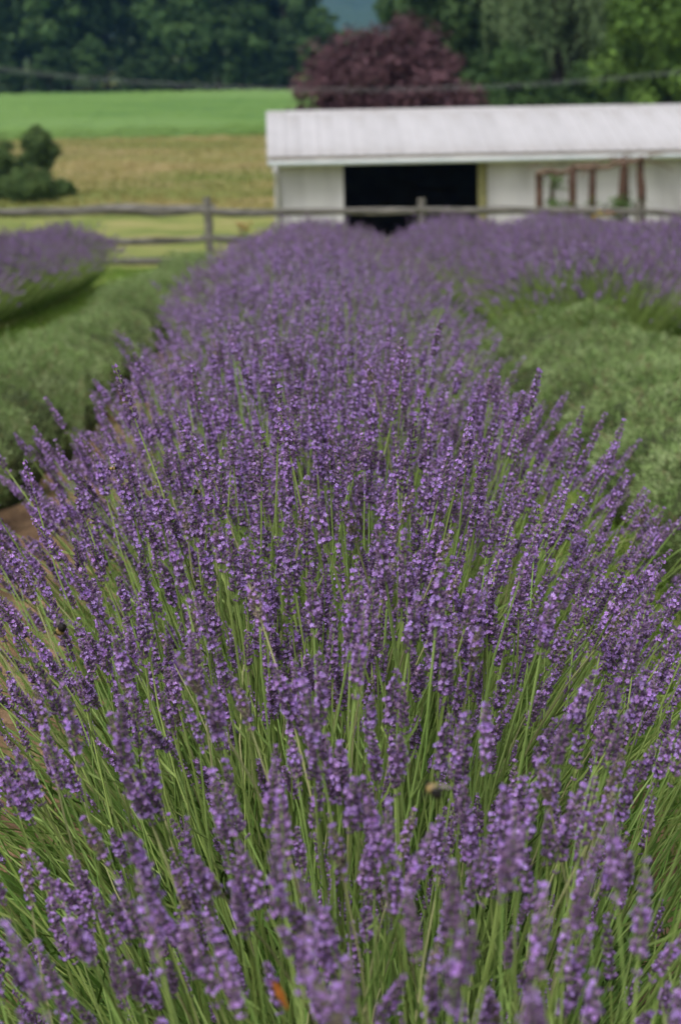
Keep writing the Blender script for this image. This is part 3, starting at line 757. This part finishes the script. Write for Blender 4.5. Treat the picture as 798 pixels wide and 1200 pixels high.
# willow: arching limbs with hanging leafy strands
def willow(rg):
    H = 9.8; tm = MB(); lm = MB(); n = 8; t = np.linspace(0, 1, n)
    c = np.stack([.05 * rg.normal(size=n), .05 * rg.normal(size=n), -.3 + 5.6 * t], -1); tube(tm, c, .38 * (1.1 - .6 * t), 8, 0, 0, True, .05, rg)
    for k in range(34):
        az = rg.random() * 6.283; R = (.6 + 2.9 * rg.random() ** .7); ht = H * (.98 - .32 * (R / 3.5) ** 2 * (.7 + .5 * rg.random()))
        s = c[int(rg.integers(4, 8))]; e = np.array([math.cos(az) * R, math.sin(az) * R, ht])
        ts = np.linspace(0, 1, 6)[:, None]; cur = s + (e - s) * ts; cur[:, 2] += 1.4 * np.sin(ts[:, 0] * 2.6) * .6
        tube(tm, cur, np.linspace(.13, .02, 6), 5, 0, 0, False, 0, rg)
        cc = cur[int(rg.integers(3, 6))] + rg.normal(size=3) * [.3, .3, .2]; LC = 1.2 + 4.0 * rg.random() ** 1.5; tone = rg.random()
        for j in range(10):
            q0 = cc + rg.normal(size=3) * [.38, .38, .28]; L = LC * (.45 + .7 * rg.random()); L = max(.5, min(L, q0[2] - .6))
            m = int(L / .085); zz = np.linspace(0, 1, m)[:, None]
            sw = rg.normal(size=2) * .5
            p = q0 + np.concatenate([sw[0] * zz ** 1.5, sw[1] * zz ** 1.5, -L * zz], 1) + rg.normal(size=(m, 3)) * .07
            d = np.array([0, 0, -1.]) + rg.normal(size=(m, 3)) * .45; d /= np.linalg.norm(d, axis=1)[:, None]
            s_ = np.cross(d, rg.normal(size=(m, 3))); s_ /= np.linalg.norm(s_, axis=1)[:, None] + 1e-9
            l = .17; w = .06
            v = np.stack([p - d * l, p + s_ * w, p + d * l, p - s_ * w], 1).reshape(-1, 3); i = np.arange(m)[:, None] * 4
            lm.add(v, np.concatenate([i + [0, 1, 2], i + [0, 2, 3]]), 0, np.repeat(np.clip(.6 * tone + .4 * rg.random(m), 0, .999), 4))
    return lm, tm
lm, tm = willow(rt)
wx = P(655, 120, 82).x
wl = thing('willow_tree', 'pale green weeping willow with hanging strands behind the barn', 'tree', (wx, 82, G(wx, 82)))
link('trunk', tm.mesh('trunk', [M['bark']], True), wl); link('crown', lm.mesh('crown', [M['willow']]), wl)
wl.scale = (1.05, 1.05, 1.05)
# purple leaved tree
rm = np.random.default_rng(41)
cm, cl = crown(rm, 6.6, 3.3, 1.0, 240, 130, .095, .45, .22, .85, 120); tm = trunk(rm, 5.6, .16, 1.3, cl, 16)
mx = P(450, 120, 56).x
mp = thing('purple_leaf_tree', 'round purple leaved tree standing behind the white barn roof', 'tree', (mx, 56, G(mx, 56) - .55))
link('trunk', tm.mesh('trunk', [M['bark']], True), mp); link('crown', cm.mesh('crown', [M['maple']]), mp)
# bushes at the hay field edge
rb = np.random.default_rng(8)
def bush(px, y, R, H, label, lm_='bushm', base=.05):
    cm, cl = crown(rb, H, R, base, 90, 110, .06, .2, .30, .95, 90); tm = trunk(rb, H, .05, .1, cl, 12)
    x = P(px, 200, y).x; root = thing('bush', label, 'bush', (x, y, G(x, y) - .05))
    link('stems', tm.mesh('stems', [M['bark']]), root); link('crown', cm.mesh('crown', [M[lm_]]), root)
bush(47, 60.5, .74, 2.55, 'tall round dark bush standing above the low bushes behind the fence', 'bushm', 1.0)
bush(-4, 59.5, 1.0, 2.2, 'medium rounded bush next to the tall round bush, away from the barn')
bush(34, 58.5, .95, 1.2, 'low wide bush in front of the tall round bush')
bush(72, 60, .45, .7, 'small low bush at the outer end of the bush group')

# ------------------------------------------------------------------ power line
pl = [P(-420, 4, 48), P(1250, 8, 44)]
for k, q in enumerate(pl):
    g = G(q.x, q.y); m_ = MB(); tube(m_, [(0, 0, -.5), (0, 0, q.z - g + .5)], [.14, .10], 10)
    up = thing('utility_pole', ['brown wooden utility pole beyond the bush end of the fence', 'brown wooden utility pole beyond the barn end'][k], 'pole', (q.x, q.y, g))
    link('post', m_.mesh('post', [M['bark']], True), up)
    m_ = MB(); box(m_, (-.06, -.5, q.z - g - .05), (.06, .5, q.z - g + .05)); link('crossarm', m_.mesh('crossarm', [M['wood']]), up)
for k, off in enumerate((0, 1)):
    a, b = np.array(pl[0]), np.array(pl[1]); t = np.linspace(0, 1, 60)[:, None]
    c = a + (b - a) * t; c[:, 2] -= (2.2 + .02 * k) * 4 * (t * (1 - t))[:, 0]; c[:, 1] += .3 * k; c[:, 2] -= .04 * k
    m_ = MB(); tube(m_, c - a, .0032 if k == 0 else .0026, 5, 0, 0, True)
    thing('power_cable', ['thicker grey overhead cable crossing in front of the trees', 'thinner grey overhead cable hanging just under the thicker one'][k], 'cable', tuple(a), data=m_.mesh('power_cable', [M['cable']], True))

# ------------------------------------------------------------------ bees on the flowers
def bee(px, py, y, size, rot, label, bumble=True):
    q = P(px, py, y)
    root = thing('bumblebee' if bumble else 'honey_bee', label, 'bee', q, rot)
    prof = [(-.5, 0, 1), (-.47, .10, 1), (-.38, .20, 1), (-.28, .25, 1 if bumble else 0), (-.18, .26, 1 if bumble else 0), (-.06, .20, 1), (.0, .17, 0), (.08, .24, 0), (.18, .25, 1 if bumble else 0), (.27, .19, 1), (.31, .12, 1), (.36, .15, 1), (.43, .14, 1), (.49, .07, 1), (.5, 0, 1)]
    n = 10; v, f, mi = [], [], []
    for (x, r, m_) in prof:
        for j in range(n):
            a = 6.283 * j / n; k = 1 + .06 * rng.standard_normal()
            v.append((x, r * math.cos(a) * k * (1 if bumble else .75), r * math.sin(a) * .95 * k * (1 if bumble else .75)))
    for i in range(len(prof) - 1):
        for j in range(n):
            p_, q_ = i * n + j, i * n + (j + 1) % n
            f += [(p_, q_ + n, q_), (p_, p_ + n, q_ + n)]; mi += [prof[i][2]] * 2
    b = MB(); b.add(np.array(v) * size, f, np.array(mi)); link('body', b.mesh('body', [M['beefuzz'], M['beeblack']], True), root)
    for s in (-1, 1):
        w = MB(); o = np.array([.12, .12 * s, .22]) * size
        pts = [o, o + np.array([-.1, .16 * s, .10]) * size, o + np.array([-.35, .34 * s, .16]) * size, o + np.array([-.55, .30 * s, .16]) * size, o + np.array([-.50, .15 * s, .12]) * size, o + np.array([-.25, .03 * s, .06]) * size]
        w.add(pts, [(0,1,5),(1,4,5),(1,2,4),(2,3,4)]); link('wing', w.mesh('wing', [M['wing']]), root)
        for k in (-.02, .1, .2):
            l = MB(); o = np.array([k, .18 * s, -.14]) * size; tube(l, [o, o + np.array([.02, .14 * s, -.10]) * size, o + np.array([-.02, .18 * s, -.28]) * size], size * .022, 4); link('leg', l.mesh('leg', [M['beeblack']]), root)
bee(72, 738, 1.52, .018, (0.5, .75, 2.2), 'yellow and black bumblebee on lavender, above long bare stems')
bee(508, 926, 1.0, .016, (.2, -.35, 2.1), 'dark bumblebee with pale shoulders on an out of focus flower head')
bee(232, 576, 1.9, .013, (.2, .4, 1.2), 'small brown honey bee on a sharp lavender head', False)
bee(132, 549, 2.05, .012, (0, .1, 3.3), 'tiny honey bee hovering by leaning lavender heads over the soil path', False)
# a dry orange leaf caught between the stalks
q = P(325, 1166, 1.02); m_ = MB()
m_.add(np.array([(-.012, 0, 0), (-.004, .007, .003), (.006, .006, .004), (.015, 0, .002), (.006, -.006, .005), (-.004, -.006, .003), (.001, 0, -.001)]),
       [(6,0,1),(6,1,2),(6,2,3),(6,3,4),(6,4,5),(6,5,0)])
thing('dry_leaf', 'small dry orange leaf caught among green lavender stalks', 'leaf', q, (.3, 1.2, .4), data=m_.mesh('dry_leaf', [M['orange']]))

# ------------------------------------------------------------------ haze
mb = MB(); box(mb, (-1600, -80, -2), (1600, 2500, 330))
hz = link('haze', mb.mesh('haze', [])); hz['kind'] = 'stuff'
hm = bpy.data.materials.new('haze'); hm.use_nodes = True; t = hm.node_tree; t.nodes.remove(t.nodes['Principled BSDF'])
pv = t.nodes.new('ShaderNodeVolumePrincipled'); pv.inputs['Color'].default_value = (.20, .45, 1, 1); pv.inputs['Density'].default_value = .0002; pv.inputs['Anisotropy'].default_value = 0
t.links.new(pv.outputs[0], t.nodes['Material Output'].inputs['Volume'])
hz.data.materials.append(hm)
